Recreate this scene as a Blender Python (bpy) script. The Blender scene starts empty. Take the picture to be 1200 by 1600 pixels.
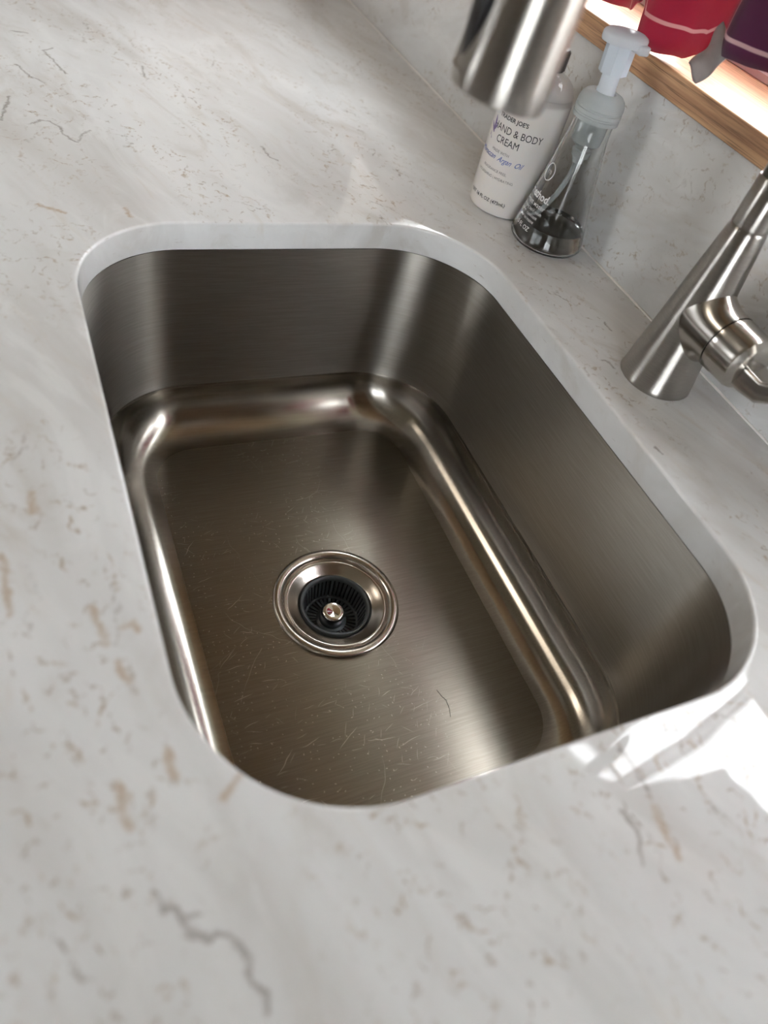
import bpy, bmesh, math, random
from mathutils import Vector, Matrix
random.seed(7)
S = bpy.context.scene
COL = S.collection
PI = math.pi

# ------------------------------------------------------------------ camera
cam_d = bpy.data.cameras.new('camera')
cam = bpy.data.objects.new('camera', cam_d)
COL.objects.link(cam)
RX = (0.37010646, 0.90295034, 0.21840766)      # image right
RY = (0.74969254, -0.15146276, -0.64422056)    # image down
RZ = (-0.54861854, 0.40216878, -0.73299247)    # view direction
CP = (0.3254973, -0.2171179, 0.3227437)
cam.matrix_world = Matrix(((RX[0], -RY[0], -RZ[0], CP[0]), (RX[1], -RY[1], -RZ[1], CP[1]),
                           (RX[2], -RY[2], -RZ[2], CP[2]), (0, 0, 0, 1)))
cam_d.sensor_fit = 'VERTICAL'
cam_d.sensor_height = 36.0
cam_d.sensor_width = 27.0
cam_d.lens = 1135.277 / 1600 * 36.0
cam_d.clip_start = 0.01
cam_d.dof.use_dof = True
cam_d.dof.focus_distance = 0.64
cam_d.dof.aperture_fstop = 4.0
S.camera = cam

# ------------------------------------------------------------------ world, light, exposure
S.view_settings.view_transform = 'Standard'
S.view_settings.look = 'None'
S.view_settings.gamma = 1.0
S.view_settings.use_curve_mapping = False
S.view_settings.exposure = 0.19

W = bpy.data.worlds.new('world')
S.world = W
W.use_nodes = True
wn = W.node_tree
wn.nodes.clear()
wo = wn.nodes.new('ShaderNodeOutputWorld')
wb = wn.nodes.new('ShaderNodeBackground')
wtc = wn.nodes.new('ShaderNodeTexCoord')
wsep = wn.nodes.new('ShaderNodeSeparateXYZ')
wr = wn.nodes.new('ShaderNodeValToRGB')
wr.color_ramp.elements[0].position = 0.44
wr.color_ramp.elements[0].color = (0.20, 0.22, 0.16, 1)
wr.color_ramp.elements[1].position = 0.52
wr.color_ramp.elements[1].color = (0.94, 0.97, 1.0, 1)
wm = wn.nodes.new('ShaderNodeMapRange')
wm.inputs['From Min'].default_value = -1
wn.links.new(wtc.outputs['Generated'], wsep.inputs[0])
wn.links.new(wsep.outputs['Z'], wm.inputs['Value'])
wn.links.new(wm.outputs[0], wr.inputs[0])
wn.links.new(wr.outputs[0], wb.inputs['Color'])
wn.links.new(wb.outputs[0], wo.inputs['Surface'])
wb.inputs['Strength'].default_value = 12.0

def area(name, loc, rot, sx, sy, energy, color, portal=False):
    l = bpy.data.lights.new(name, 'AREA')
    l.shape = 'RECTANGLE'; l.size = sx; l.size_y = sy; l.energy = energy; l.color = color
    if portal: l.cycles.is_portal = True
    o = bpy.data.objects.new(name, l); COL.objects.link(o)
    o.location = loc; o.rotation_euler = rot
    return o
area('window_portal', (-0.19, 0.465, 0.445), (-PI/2, 0, 0), 1.22, 0.55, 1, (1, 1, 1), True)
area('ceiling_light', (-0.9, -1.1, 1.44), (0, 0, 0), 0.5, 0.5, 5, (1.0, 0.88, 0.74))

area('front_window_portal', (-.85, -2.46, .55), (PI/2, 0, 0), .62, .7, 1, (1, 1, 1), True)
area('side_window_portal', (1.78, -.80, .50), (0, PI/2, 0), 1.0, 0.8, 1, (1, 1, 1), True)

# ------------------------------------------------------------------ helpers
def link(o, parent=None):
    COL.objects.link(o)
    if parent is not None: o.parent = parent
    return o
def empty(name, loc, label=None, cat=None, group=None):
    o = bpy.data.objects.new(name, None); o.empty_display_size = 0.02
    o.location = loc; link(o)
    if label: o['label'] = label
    if cat: o['category'] = cat
    if group: o['group'] = group
    return o
def tag(o, label=None, cat=None, kind=None):
    if label: o['label'] = label
    if cat: o['category'] = cat
    if kind: o['kind'] = kind
    return o
def mesh(name, verts, faces, mats, parent=None, smooth=True, angle=None, midx=None):
    """verts in world space; a parent without rotation or scale only shifts the origin"""
    me = bpy.data.meshes.new(name)
    off = Vector(parent_loc(parent)) if parent else Vector((0, 0, 0))
    me.from_pydata([tuple(Vector(v) - off) for v in verts], [], faces)
    if not isinstance(mats, (list, tuple)): mats = [mats]
    for m in mats: me.materials.append(m)
    if midx:
        for p, i in zip(me.polygons, midx): p.material_index = i
    bm = bmesh.new(); bm.from_mesh(me)
    bmesh.ops.recalc_face_normals(bm, faces=bm.faces)
    bm.to_mesh(me); bm.free()
    if smooth:
        me.polygons.foreach_set('use_smooth', [True] * len(me.polygons))
        if angle is not None:
            me.set_sharp_from_angle(angle=math.radians(angle))
    me.update()
    o = bpy.data.objects.new(name, me)
    return link(o, parent)
def parent_loc(p):
    l = Vector((0, 0, 0))
    while p is not None:
        l = l + p.location; p = p.parent
    return l
def lathe(name, prof, c, mats, parent=None, n=64, axis=(0, 0, 1), angle=35, close=False, midx=None):
    """prof: list of (radius, height) along axis from c"""
    ax = Vector(axis).normalized()
    u = ax.orthogonal().normalized(); w = ax.cross(u)
    c = Vector(c); vs = []; fs = []; mi = []
    for r, h in prof:
        for k in range(n):
            t = 2 * PI * k / n
            vs.append(c + ax * h + (u * math.cos(t) + w * math.sin(t)) * max(r, 1e-5))
    m = len(prof)
    rng = m if close else m - 1
    for i in range(rng):
        for k in range(n):
            a = i * n + k; b = i * n + (k + 1) % n
            i2 = (i + 1) % m
            fs.append((a, b, i2 * n + (k + 1) % n, i2 * n + k))
            mi.append(midx[i] if midx else 0)
    if not close:
        if prof[0][0] < 1e-4: pass
        if prof[-1][0] < 1e-4: pass
    return mesh(name, vs, fs, mats, parent, True, angle, mi)
def tube(name, pts, r, mats, parent=None, n=32, angle=None, caps=True):
    """sweep a circle along pts (world); r number or list"""
    pts = [Vector(p) for p in pts]
    rs = r if isinstance(r, (list, tuple)) else [r] * len(pts)
    vs = []; fs = []
    prev = None
    for i, p in enumerate(pts):
        t = (pts[min(i + 1, len(pts) - 1)] - pts[max(i - 1, 0)]).normalized()
        if prev is None: u = t.orthogonal().normalized()
        else: u = (prev - t * prev.dot(t)).normalized()
        prev = u; w = t.cross(u)
        for k in range(n):
            a = 2 * PI * k / n
            vs.append(p + (u * math.cos(a) + w * math.sin(a)) * rs[i])
    for i in range(len(pts) - 1):
        for k in range(n):
            fs.append((i*n+k, i*n+(k+1) % n, (i+1)*n+(k+1) % n, (i+1)*n+k))
    if caps:
        fs.append(tuple(range(n))); fs.append(tuple(range((len(pts)-1)*n, len(pts)*n)))
    return mesh(name, vs, fs, mats, parent, True, angle)
def box(name, lo, hi, mats, parent=None, bevel=0.0, seg=2):
    bm = bmesh.new()
    bmesh.ops.create_cube(bm, size=1)
    lo = Vector(lo); hi = Vector(hi)
    off = parent_loc(parent) if parent else Vector((0, 0, 0))
    for v in bm.verts:
        v.co = Vector([lo[i] + (v.co[i] + .5) * (hi[i] - lo[i]) for i in range(3)]) - off
    if bevel > 0:
        bmesh.ops.bevel(bm, geom=list(bm.edges), offset=bevel, segments=seg, affect='EDGES', profile=0.5)
    me = bpy.data.meshes.new(name); bm.to_mesh(me); bm.free()
    me.materials.append(mats)
    me.polygons.foreach_set('use_smooth', [True] * len(me.polygons))
    me.set_sharp_from_angle(angle=math.radians(50))
    return link(bpy.data.objects.new(name, me), parent)

# ------------------------------------------------------------------ node helper
class NT:
    def __init__(s, name):
        s.m = bpy.data.materials.new(name); s.m.use_nodes = True
        s.t = s.m.node_tree; s.t.nodes.clear()
        s.out = s.t.nodes.new('ShaderNodeOutputMaterial')
        s.geo = None
    def n(s, kind, **kw):
        x = s.t.nodes.new(kind)
        for k, v in kw.items(): setattr(x, k, v)
        return x
    def inp(s, x, key, v):
        sock = x.inputs[key]
        if hasattr(v, 'is_output') or isinstance(v, bpy.types.NodeSocket): s.t.links.new(v, sock)
        else: sock.default_value = v
    def math(s, op, a, b=None, c=None, clamp=False):
        x = s.n('ShaderNodeMath', operation=op); x.use_clamp = clamp
        s.inp(x, 0, a)
        if b is not None: s.inp(x, 1, b)
        if c is not None: s.inp(x, 2, c)
        return x.outputs[0]
    def vec(s, op, a, b=None, scale=None):
        x = s.n('ShaderNodeVectorMath', operation=op)
        s.inp(x, 0, a)
        if b is not None: s.inp(x, 1, b)
        if scale is not None: s.inp(x, 'Scale', scale)
        return x.outputs['Value'] if op in ('DOT_PRODUCT', 'LENGTH', 'DISTANCE') else x.outputs[0]
    def pos(s):
        if not s.geo: s.geo = s.n('ShaderNodeNewGeometry')
        return s.geo.outputs['Position']
    def normal(s):
        s.pos(); return s.geo.outputs['Normal']
    def noise(s, v, scale, detail=3, rough=0.5, dist=0.0, col=False):
        x = s.n('ShaderNodeTexNoise')
        s.inp(x, 'Vector', v); s.inp(x, 'Scale', scale); s.inp(x, 'Detail', detail)
        s.inp(x, 'Roughness', rough); s.inp(x, 'Distortion', dist)
        return x.outputs['Color'] if col else x.outputs[0]
    def ramp(s, f, stops):
        x = s.n('ShaderNodeValToRGB')
        e = x.color_ramp.elements
        while len(e) < len(stops): e.new(0.5)
        for i, (p, c) in enumerate(stops):
            e[i].position = p; e[i].color = (c[0], c[1], c[2], 1) if isinstance(c, (tuple, list)) else (c, c, c, 1)
        s.inp(x, 0, f)
        return x.outputs[0]
    def smooth(s, v, a, b, lo=0.0, hi=1.0):
        x = s.n('ShaderNodeMapRange', interpolation_type='SMOOTHSTEP')
        s.inp(x, 0, v); s.inp(x, 1, a); s.inp(x, 2, b); s.inp(x, 3, lo); s.inp(x, 4, hi)
        return x.outputs[0]
    def mix(s, f, a, b):
        x = s.n('ShaderNodeMix', data_type='RGBA')
        s.inp(x, 0, f)
        s.inp(x, 6, a if not isinstance(a, tuple) else (a + (1,))[:4]); s.inp(x, 7, b if not isinstance(b, tuple) else (b + (1,))[:4])
        return x.outputs[2]
    def mapping(s, v, rot=(0, 0, 0), scale=(1, 1, 1), loc=(0, 0, 0)):
        x = s.n('ShaderNodeMapping')
        s.inp(x, 0, v); s.inp(x, 1, loc); s.inp(x, 2, rot); s.inp(x, 3, scale)
        return x.outputs[0]
    def bump(s, h, strength, dist=0.001):
        x = s.n('ShaderNodeBump')
        s.inp(x, 'Height', h); s.inp(x, 'Strength', strength); s.inp(x, 'Distance', dist)
        return x.outputs[0]
    def principled(s, **kw):
        x = s.n('ShaderNodeBsdfPrincipled')
        for k, v in kw.items():
            k = k.replace('_', ' ')
            if isinstance(v, tuple) and len(v) == 3 and x.inputs[k].type == 'RGBA': v = v + (1,)
            s.inp(x, k, v)
        s.t.links.new(x.outputs[0], s.out.inputs[0])
        return x
    def strokes(s, v, scale, angle, spread, ln, wd, density, wob, wobscale):
        """short individual strokes, one at most per Voronoi cell, in the xy plane of v"""
        nz = s.noise(v, wobscale, 2, 0.6, col=True)
        nz = s.vec('SCALE', s.vec('SUBTRACT', nz, (0.5, 0.5, 0.5)), scale=wob)
        vd = s.vec('ADD', v, nz)
        vo = s.n('ShaderNodeTexVoronoi', voronoi_dimensions='2D')
        s.inp(vo, 'Vector', vd); s.inp(vo, 'Scale', scale)
        d = s.vec('SUBTRACT', vd, vo.outputs['Position'])
        sc = s.n('ShaderNodeSeparateColor'); s.inp(sc, 0, vo.outputs['Color'])
        ang = s.math('MULTIPLY_ADD', sc.outputs[0], 2 * spread, angle - spread)
        sd = s.n('ShaderNodeSeparateXYZ'); s.inp(sd, 0, d)
        ca = s.math('COSINE', ang); sa = s.math('SINE', ang)
        x = s.math('ADD', s.math('MULTIPLY', sd.outputs[0], ca), s.math('MULTIPLY', sd.outputs[1], sa))
        y = s.math('SUBTRACT', s.math('MULTIPLY', sd.outputs[1], ca), s.math('MULTIPLY', sd.outputs[0], sa))
        lv = s.math('MULTIPLY_ADD', sc.outputs[2], ln * 0.8, ln * 0.4)
        q = s.math('ADD', s.math('POWER', s.math('ABSOLUTE', s.math('DIVIDE', x, lv)), 2.0),
                   s.math('POWER', s.math('ABSOLUTE', s.math('DIVIDE', y, wd)), 2.0))
        m = s.smooth(q, 1.0, 0.0)
        on = s.math('LESS_THAN', sc.outputs[1], density)
        return s.math('MULTIPLY', m, on)
    def polys(s, vd, lines, w):
        """1 on drawn polylines (xy), width w"""
        best = None
        for l in lines:
            for a, b in zip(l[:-1], l[1:]):
                pa = s.vec('SUBTRACT', vd, (a[0], a[1], 0))
                ba = (b[0] - a[0], b[1] - a[1], 0); L = ba[0]**2 + ba[1]**2
                h = s.math('MULTIPLY', s.vec('DOT_PRODUCT', pa, ba), 1 / L, clamp=True)
                q = s.vec('SCALE', ba, scale=h)
                d = s.vec('DISTANCE', pa, q)
                best = d if best is None else s.math('MINIMUM', best, d)
        return s.smooth(best, w, 0.0)

# ------------------------------------------------------------------ materials
GREY = [[(-0.41, -0.1885), (-0.4201, -0.1801), (-0.4175, -0.1713), (-0.4057, -0.1646), (-0.3934, -0.1628), (-0.383, -0.1577), (-0.3799, -0.1522), (-0.3954, -0.147), (-0.4039, -0.1398)], [(-0.5909, -0.1512), (-0.5817, -0.1608), (-0.5589, -0.1535), (-0.5276, -0.1456)], [(-0.6277, -0.1859), (-0.6248, -0.172)], [(-0.4657, -0.2011), (-0.4366, -0.2071), (-0.4141, -0.2129)], [(-0.5409, -0.1895), (-0.5142, -0.1798), (-0.5019, -0.1679)], [(-0.3899, 0.0199), (-0.3675, 0.0206), (-0.3629, 0.027)], [(-0.5633, -0.0651), (-0.5386, -0.0656)], [(0.2482, -0.2068), (0.2562, -0.2043), (0.2567, -0.2007), (0.2628, -0.1989), (0.2688, -0.1949), (0.2717, -0.185), (0.2775, -0.1803), (0.2828, -0.178), (0.2892, -0.1786), (0.2962, -0.1744), (0.3007, -0.1765)], [(0.2612, -0.198), (0.2609, -0.1923)], [(0.2846, 0.0032), (0.2947, 0.0058), (0.3077, 0.0001)], [(0.2575, 0.0224), (0.2803, 0.0247)], [(-0.0343, 0.2092), (-0.0312, 0.2146), (-0.0237, 0.2148)], [(0.0669, 0.1914), (0.0734, 0.1934)], [(-0.0832, 0.247), (-0.0722, 0.2459)]]
TAN = [[(0.1267, -0.1982), (0.1249, -0.1934), (0.1302, -0.1919)], [(0.1121, -0.2113), (0.1342, -0.2072)], [(0.1456, -0.2041), (0.1551, -0.2006)], [(0.1941, -0.191), (0.2048, -0.19)], [(0.2143, -0.1644), (0.2212, -0.1718)], [(0.2022, -0.2119), (0.2213, -0.2118)], [(0.0722, -0.2464), (0.1071, -0.2462)], [(0.0318, -0.2294), (0.0455, -0.2301)], [(-0.27, -0.1961), (-0.259, -0.1788)], [(-0.2673, -0.1316), (-0.2544, -0.1288)], [(0.2874, 0.0214), (0.3112, 0.0191)]]

def quartz(name, hero=False, plane='xy', edge=False):
    t = NT(name)
    P = t.pos()
    if plane == 'xz': P = t.mapping(P, rot=(-PI/2, 0, 0), loc=(3.1, 0.7, 0))
    v = P
    # cloudy ground stretched along the slab's drift direction
    vr = t.mapping(v, rot=(0, 0, -0.30))
    vs = t.mapping(vr, scale=(0.45, 1.35, 1.0))
    n1 = t.noise(vs, 9, 4, 0.55, 0.6)
    n2 = t.noise(t.mapping(vr, scale=(0.4, 1.6, 1), loc=(5, 2, 0)), 22, 4, 0.6, 0.8)
    base = t.ramp(n1, [(0.30, (0.60, 0.585, 0.565)), (0.48, (0.695, 0.692, 0.685)), (0.68, (0.77, 0.775, 0.775))])
    n3 = t.noise(t.mapping(vr, scale=(.5, 1.4, 1), loc=(11, 7, 0)), 13, 5, 0.62, 1.2)
    base = t.mix(t.smooth(n3, 0.50, 0.66, 0, .45), base, (0.80, 0.80, 0.79))
    base = t.mix(t.smooth(n3, 0.46, 0.30, 0, .50), base, (0.56, 0.53, 0.49))
    warm = t.smooth(n2, 0.56, 0.78, 0.0, 0.38)
    base = t.mix(warm, base, (0.60, 0.53, 0.45))
    if edge:
        vz = t.mapping(P, scale=(1.0, 1.0, 6.0))
        m = t.smooth(t.noise(vz, 60, 4, 0.7), 0.62, 0.80, 0, 0.7)
        base = t.mix(m, base, (0.36, 0.31, 0.26))
    else:
        clus = t.smooth(t.noise(vs, 11, 2, 0.5), 0.40, 0.62)
        f1 = t.strokes(v, 42, 0.45, 1.1, 0.013, 0.0019, 0.80, 0.022, 75)
        f2 = t.strokes(t.vec('ADD', v, (1.3, 2.7, 0)), 85, 0.35, 1.3, 0.0062, 0.0013, 0.75, 0.012, 150)
        f3 = t.strokes(t.vec('ADD', v, (4.1, 0.7, 0)), 24, 0.30, 0.9, 0.024, 0.0018, 0.45, 0.030, 50)
        brk = t.smooth(t.noise(v, 260, 3, 0.6), 0.38, 0.62)
        f1 = t.math('MULTIPLY', t.math('MULTIPLY', f1, clus), brk)
        f2 = t.math('MULTIPLY', t.math('MULTIPLY', f2, clus), brk)
        f3 = t.math('MULTIPLY', f3, t.math('MULTIPLY', brk, clus))
        base = t.mix(t.math('MULTIPLY', f1, 0.75), base, (0.40, 0.31, 0.22))
        base = t.mix(t.math('MULTIPLY', f2, 0.65), base, (0.34, 0.27, 0.21))
        base = t.mix(t.math('MULTIPLY', f3, 0.70), base, (0.27, 0.23, 0.20))
        patch = t.smooth(t.noise(t.mapping(v, rot=(0, 0, .5), scale=(.7, 1.2, 1)), 115, 5, 0.65), 0.575, 0.70)
        pm = t.smooth(t.noise(t.mapping(vr, scale=(.5, 1.2, 1), loc=(9, 4, 0)), 17, 2, 0.5), 0.50, 0.64)
        base = t.mix(t.math('MULTIPLY', t.math('MULTIPLY', patch, pm), 0.55), base, (0.44, 0.35, 0.25))
        if hero:
            nz = t.vec('SCALE', t.vec('SUBTRACT', t.noise(v, 130, 3, 0.6, col=True), (0.5, 0.5, 0.5)), scale=0.008)
            vd = t.vec('ADD', v, nz)
            vd = t.vec('MULTIPLY', vd, (1, 1, 0))
            g = t.polys(vd, GREY, 0.0022)
            k = t.polys(vd, TAN, 0.0034)
            brk2 = t.smooth(t.noise(v, 110, 4, 0.65), 0.30, 0.58, 0.45, 1.0)
            base = t.mix(t.math('MULTIPLY', t.math('MULTIPLY', k, brk2), 0.75), base, (0.46, 0.34, 0.23))
            base = t.mix(t.math('MULTIPLY', t.math('MULTIPLY', g, brk2), 0.75), base, (0.26, 0.23, 0.21))
    r = t.math('MULTIPLY_ADD', t.noise(v, 40, 2, 0.5), 0.03, 0.035)
    h = t.noise(v, 28, 2, 0.5)
    t.principled(Base_Color=base, Roughness=r, IOR=1.48, Normal=t.bump(h, 0.12, 0.001))
    return t.m

def steel(name, kind, rough=0.26, color=(0.56, 0.53, 0.49), aniso=0.7, brush=0.10, scr=False):
    """kind: 'y' grain runs along y, 'h' horizontal around a vertical wall, 'v' vertical turned body"""
    t = NT(name)
    P = t.pos(); N = t.normal()
    kw = {}
    if kind == 'y':
        g = t.noise(t.mapping(P, scale=(1, 0.03, 1)), 900, 3, 0.6)
        kw['Tangent'] = t.vec('NORMALIZE', t.vec('CROSS_PRODUCT', t.vec('CROSS_PRODUCT', N, (0, 1, 0)), N))
    elif kind == 'h':
        g = t.noise(t.mapping(P, scale=(0.03, 0.03, 1)), 900, 3, 0.6)
        kw['Tangent'] = t.vec('NORMALIZE', t.vec('CROSS_PRODUCT', N, (0, 0, 1)))
    elif kind == 'v':
        g = t.noise(t.mapping(P, scale=(0.04, 0.04, 1)), 2600, 3, 0.6)
        kw['Tangent'] = t.vec('NORMALIZE', t.vec('CROSS_PRODUCT', N, (0, 0, 1)))
    else:
        g = t.noise(P, 400, 2, 0.5)
    big = t.noise(P, 14, 3, 0.5)
    rr = t.math('ADD', t.math('MULTIPLY_ADD', g, brush, rough - brush / 2), t.math('MULTIPLY_ADD', big, 0.06, -0.03))
    col = t.mix(t.smooth(g, 0.3, 0.75), tuple(c * 0.90 for c in color), tuple(min(1, c * 1.08) for c in color))
    if scr:
        a = t.strokes(P, 42, 1.9, 0.6, 0.014, 0.00028, 0.42, 0.006, 45)
        b = t.strokes(t.vec('ADD', P, (2.2, 1.1, 0)), 85, 1.7, 1.2, 0.007, 0.00024, 0.45, 0.003, 90)
        c = t.strokes(t.vec('ADD', P, (0.6, 3.1, 0)), 17, 0.6, 1.6, 0.045, 0.00022, 0.6, 0.030, 20)
        d = t.strokes(t.vec('ADD', P, (7.6, 3.1, 0)), 190, 0.6, 1.6, 0.0010, 0.00045, 0.30, 0.0, 20)
        clus = t.smooth(t.noise(P, 9, 2, 0.5), 0.34, 0.55)
        sm = t.math('MAXIMUM', t.math('MAXIMUM', a, t.math('MULTIPLY', b, 0.7)), t.math('MULTIPLY', c, 0.6))
        sm = t.math('MULTIPLY', t.math('MAXIMUM', sm, d), clus)
        side = t.n('ShaderNodeSeparateXYZ'); t.inp(side, 0, P)
        keep = t.smooth(side.outputs[1], 0.07, -0.02)
        sm = t.math('MULTIPLY', sm, keep)
        col = t.mix(t.math('MULTIPLY', sm, 0.85), col, (0.98, 0.93, 0.86))
        rr = t.math('ADD', rr, t.math('MULTIPLY', sm, 0.28))
    t.principled(Base_Color=col, Metallic=1.0, Roughness=rr, Anisotropic=aniso, Anisotropic_Rotation=0.25, **kw)
    return t.m

def plain(name, color, rough=0.5, **kw):
    t = NT(name)
    n = t.noise(t.pos(), 60, 3, 0.5)
    c = t.mix(t.math('MULTIPLY', n, 0.12), color, tuple(x * 0.8 for x in color))
    t.principled(Base_Color=c, Roughness=rough, **kw)
    return t.m
def glassy(name, color, rough=0.0, ior=1.45):
    t = NT(name)
    t.principled(Base_Color=color, Roughness=rough, IOR=ior, Transmission_Weight=1.0)
    return t.m
def wood(name, c1, c2, axis='x', scale=1.0, rough=0.4):
    t = NT(name)
    sc = (0.05, 1, 1) if axis == 'x' else (1, 1, 0.05)
    v = t.mapping(t.pos(), scale=tuple(s * scale for s in sc))
    g = t.noise(v, 210, 4, 0.6, 0.3)
    big = t.noise(t.mapping(v, scale=(2, 1, 1)), 60, 3, 0.5, 1.0)
    pores = t.smooth(t.noise(t.mapping(t.pos(), scale=tuple((.018 if s < .5 else 1.0) * scale for s in sc)), 520, 3, 0.7), 0.50, 0.66)
    base = t.mix(t.smooth(t.math('ADD', t.math('MULTIPLY', g, 0.5), t.math('MULTIPLY', big, 0.5)), 0.36, 0.64), c1, c2)
    base = t.mix(t.math('MULTIPLY', pores, 0.75), base, tuple(x * 0.38 for x in c2))
    t.principled(Base_Color=base, Roughness=rough, Normal=t.bump(g, 0.15, 0.0006))
    return t.m

M = {}
M['quartz'] = quartz('quartz_top', hero=True)
M['quartz_wall'] = quartz('quartz_backsplash', plane='xz')
M['quartz_edge'] = quartz('quartz_cut_edge', edge=True)
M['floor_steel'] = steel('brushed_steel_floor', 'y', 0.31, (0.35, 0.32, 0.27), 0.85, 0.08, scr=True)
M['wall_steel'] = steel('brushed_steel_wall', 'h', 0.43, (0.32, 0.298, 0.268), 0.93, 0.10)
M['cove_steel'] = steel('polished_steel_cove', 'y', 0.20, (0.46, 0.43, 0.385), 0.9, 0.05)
M['nickel'] = steel('brushed_nickel', 'v', 0.30, (0.42, 0.40, 0.37), 0.86, 0.035)
M['chrome'] = plain('chrome', (0.78, 0.74, 0.70), 0.07, Metallic=1.0)
M['satin'] = plain('drain_steel', (0.60, 0.55, 0.50), 0.18, Metallic=1.0)
M['grey_rubber'] = plain('grey_strainer_plastic', (0.085, 0.098, 0.108), 0.30)
M['black'] = plain('black_plastic', (0.012, 0.012, 0.014), 0.3)
M['hole'] = plain('dark_drain_pipe', (0.01, 0.01, 0.01), 0.7)
M['oak'] = wood('oak_sill', (0.66, 0.40, 0.22), (0.42, 0.22, 0.115), 'x')
M['cabinet'] = wood('brown_cabinet', (0.16, 0.075, 0.035), (0.10, 0.045, 0.02), 'z', 0.6, 0.35)
M['cabinet_light'] = wood('upper_cabinet_wood', (0.27, 0.175, 0.11), (0.19, 0.115, 0.07), 'z', 0.6, 0.4)
M['paint'] = plain('wall_paint', (0.45, 0.41, 0.36), 0.6)
M['ceiling'] = plain('ceiling_paint', (0.55, 0.50, 0.44), 0.8)
M['vinyl'] = plain('window_vinyl', (0.80, 0.80, 0.79), 0.25)
M['track'] = plain('window_track', (0.42, 0.40, 0.37), 0.5)
M['wood_floor'] = wood('wood_floor', (0.22, 0.12, 0.06), (0.14, 0.07, 0.035), 'x', 0.4, 0.35)

# ------------------------------------------------------------------ the setting
WY = 0.3003
SX0, SX1 = -0.80, 0.42     # window opening
SZ0, SZ1 = 0.170, 0.72
XL, XR, YF, ZC, ZF = -1.9, 1.7, -2.4, 1.5, -0.93
def struct(o): o['kind'] = 'structure'; return o
wm_ = []
def boxes(name, bxs, mat, parent=None):
    vs = []; fs = []
    for lo, hi in bxs:
        b = len(vs)
        for z in (lo[2], hi[2]):
            for x, y in ((lo[0], lo[1]), (hi[0], lo[1]), (hi[0], hi[1]), (lo[0], hi[1])): vs.append((x, y, z))
        fs += [(b, b+1, b+2, b+3), (b+4, b+5, b+6, b+7), (b, b+1, b+5, b+4), (b+1, b+2, b+6, b+5), (b+2, b+3, b+7, b+6), (b+3, b, b+4, b+7)]
    return mesh(name, vs, fs, mat, parent, smooth=False)
y0, y1 = WY + 0.012, 0.46
struct(boxes('wall_back', [((XL, y0, ZF), (XR, y1, SZ0 - .0205)), ((XL, y0, SZ1), (XR, y1, ZC)),
                           ((XL, y0, SZ0 - .0205), (SX0, y1, SZ1)), ((SX1, y0, SZ0 - .0205), (XR, y1, SZ1))], M['paint']))
struct(boxes('wall_left', [((XL - .1, YF, ZF), (XL, y1, ZC))], M['paint']))
struct(boxes('wall_right', [((XR, YF, ZF), (XR + .1, -1.2, ZC)), ((XR, -.4, ZF), (XR + .1, y1, ZC)), ((XR, -1.2, ZF), (XR + .1, -.4, 0)), ((XR, -1.2, 1.0), (XR + .1, -.4, ZC))], M['paint']))
struct(boxes('wall_front', [((XL, YF - .1, ZF), (-1.16, YF, ZC)), ((-.54, YF - .1, ZF), (XR, YF, ZC)), ((-1.16, YF - .1, ZF), (-.54, YF, .2)), ((-1.16, YF - .1, .9), (-.54, YF, ZC))], M['paint']))
struct(boxes('ceiling', [((XL, YF, ZC), (XR, y1, ZC + .1))], M['ceiling']))
struct(boxes('floor', [((XL, YF, ZF - .1), (XR, y1, ZF))], M['wood_floor']))

# window: frame, two sashes, glass
glass = glassy('window_glass', (1, 1, 1), 0.0, 1.02)
win = empty('window_1', (0.0, 0.41, SZ0)); win['kind'] = 'structure'
boxes('window_frame', [((SX0, .405, SZ0), (SX1, .458, SZ0 + .010)), ((SX0, .405, SZ1 - .03), (SX1, .458, SZ1)),
                       ((SX0, .405, SZ0 + .01), (SX0 + .03, .458, SZ1 - .03)), ((SX1 - .03, .405, SZ0 + .01), (SX1, .458, SZ1 - .03))], M['vinyl'], win)
boxes('window_track', [((SX0 + .03, .398, SZ0 + .0005), (SX1 - .03, .4045, SZ0 + .006)), ((SX0 + .03, .425, SZ0 + .0102), (SX1 - .03, .440, SZ0 + .014))], M['track'], win)
for a, b in ((SX0 + .031, -.305), (-.295, .170), (.176, SX1 - .031)):
    sash = boxes('sash', [((a, .412, SZ0 + .0142), (b, .444, SZ0 + .045)), ((a, .412, SZ1 - .065), (b, .444, SZ1 - .031)),
                          ((a, .412, SZ0 + .045), (a + .013, .444, SZ1 - .065)), ((b - .013, .412, SZ0 + .045), (b, .444, SZ1 - .065))], M['vinyl'], win)
    pane = boxes('pane', [((a + .012, .427, SZ0 + .044), (b - .012, .430, SZ1 - .064))], glass, sash)
w2 = empty('window_2', (-.85, YF - .05, .2)); w2['kind'] = 'structure'
boxes('window_frame', [((-1.16, YF - .08, .2), (-.54, YF - .03, .24)), ((-1.16, YF - .08, .86), (-.54, YF - .03, .9)), ((-1.16, YF - .08, .24), (-1.12, YF - .03, .86)),
                       ((-.58, YF - .08, .24), (-.54, YF - .03, .86)), ((-.865, YF - .08, .24), (-.835, YF - .03, .86))], M['vinyl'], w2)
for a, b in ((-1.12, -.865), (-.835, -.58)): boxes('pane', [((a, YF - .057, .24), (b, YF - .053, .86))], glass, w2)
w3 = empty('window_3', (XR + .05, -.80, 0)); w3['kind'] = 'structure'
boxes('window_frame', [((XR + .03, -1.2, 0), (XR + .08, -.4, .04)), ((XR + .03, -1.2, .96), (XR + .08, -.4, 1.0)), ((XR + .03, -1.2, .04), (XR + .08, -1.16, .96)),
                       ((XR + .03, -.44, .04), (XR + .08, -.4, .96)), ((XR + .03, -.815, .04), (XR + .08, -.785, .96))], M['vinyl'], w3)
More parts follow.
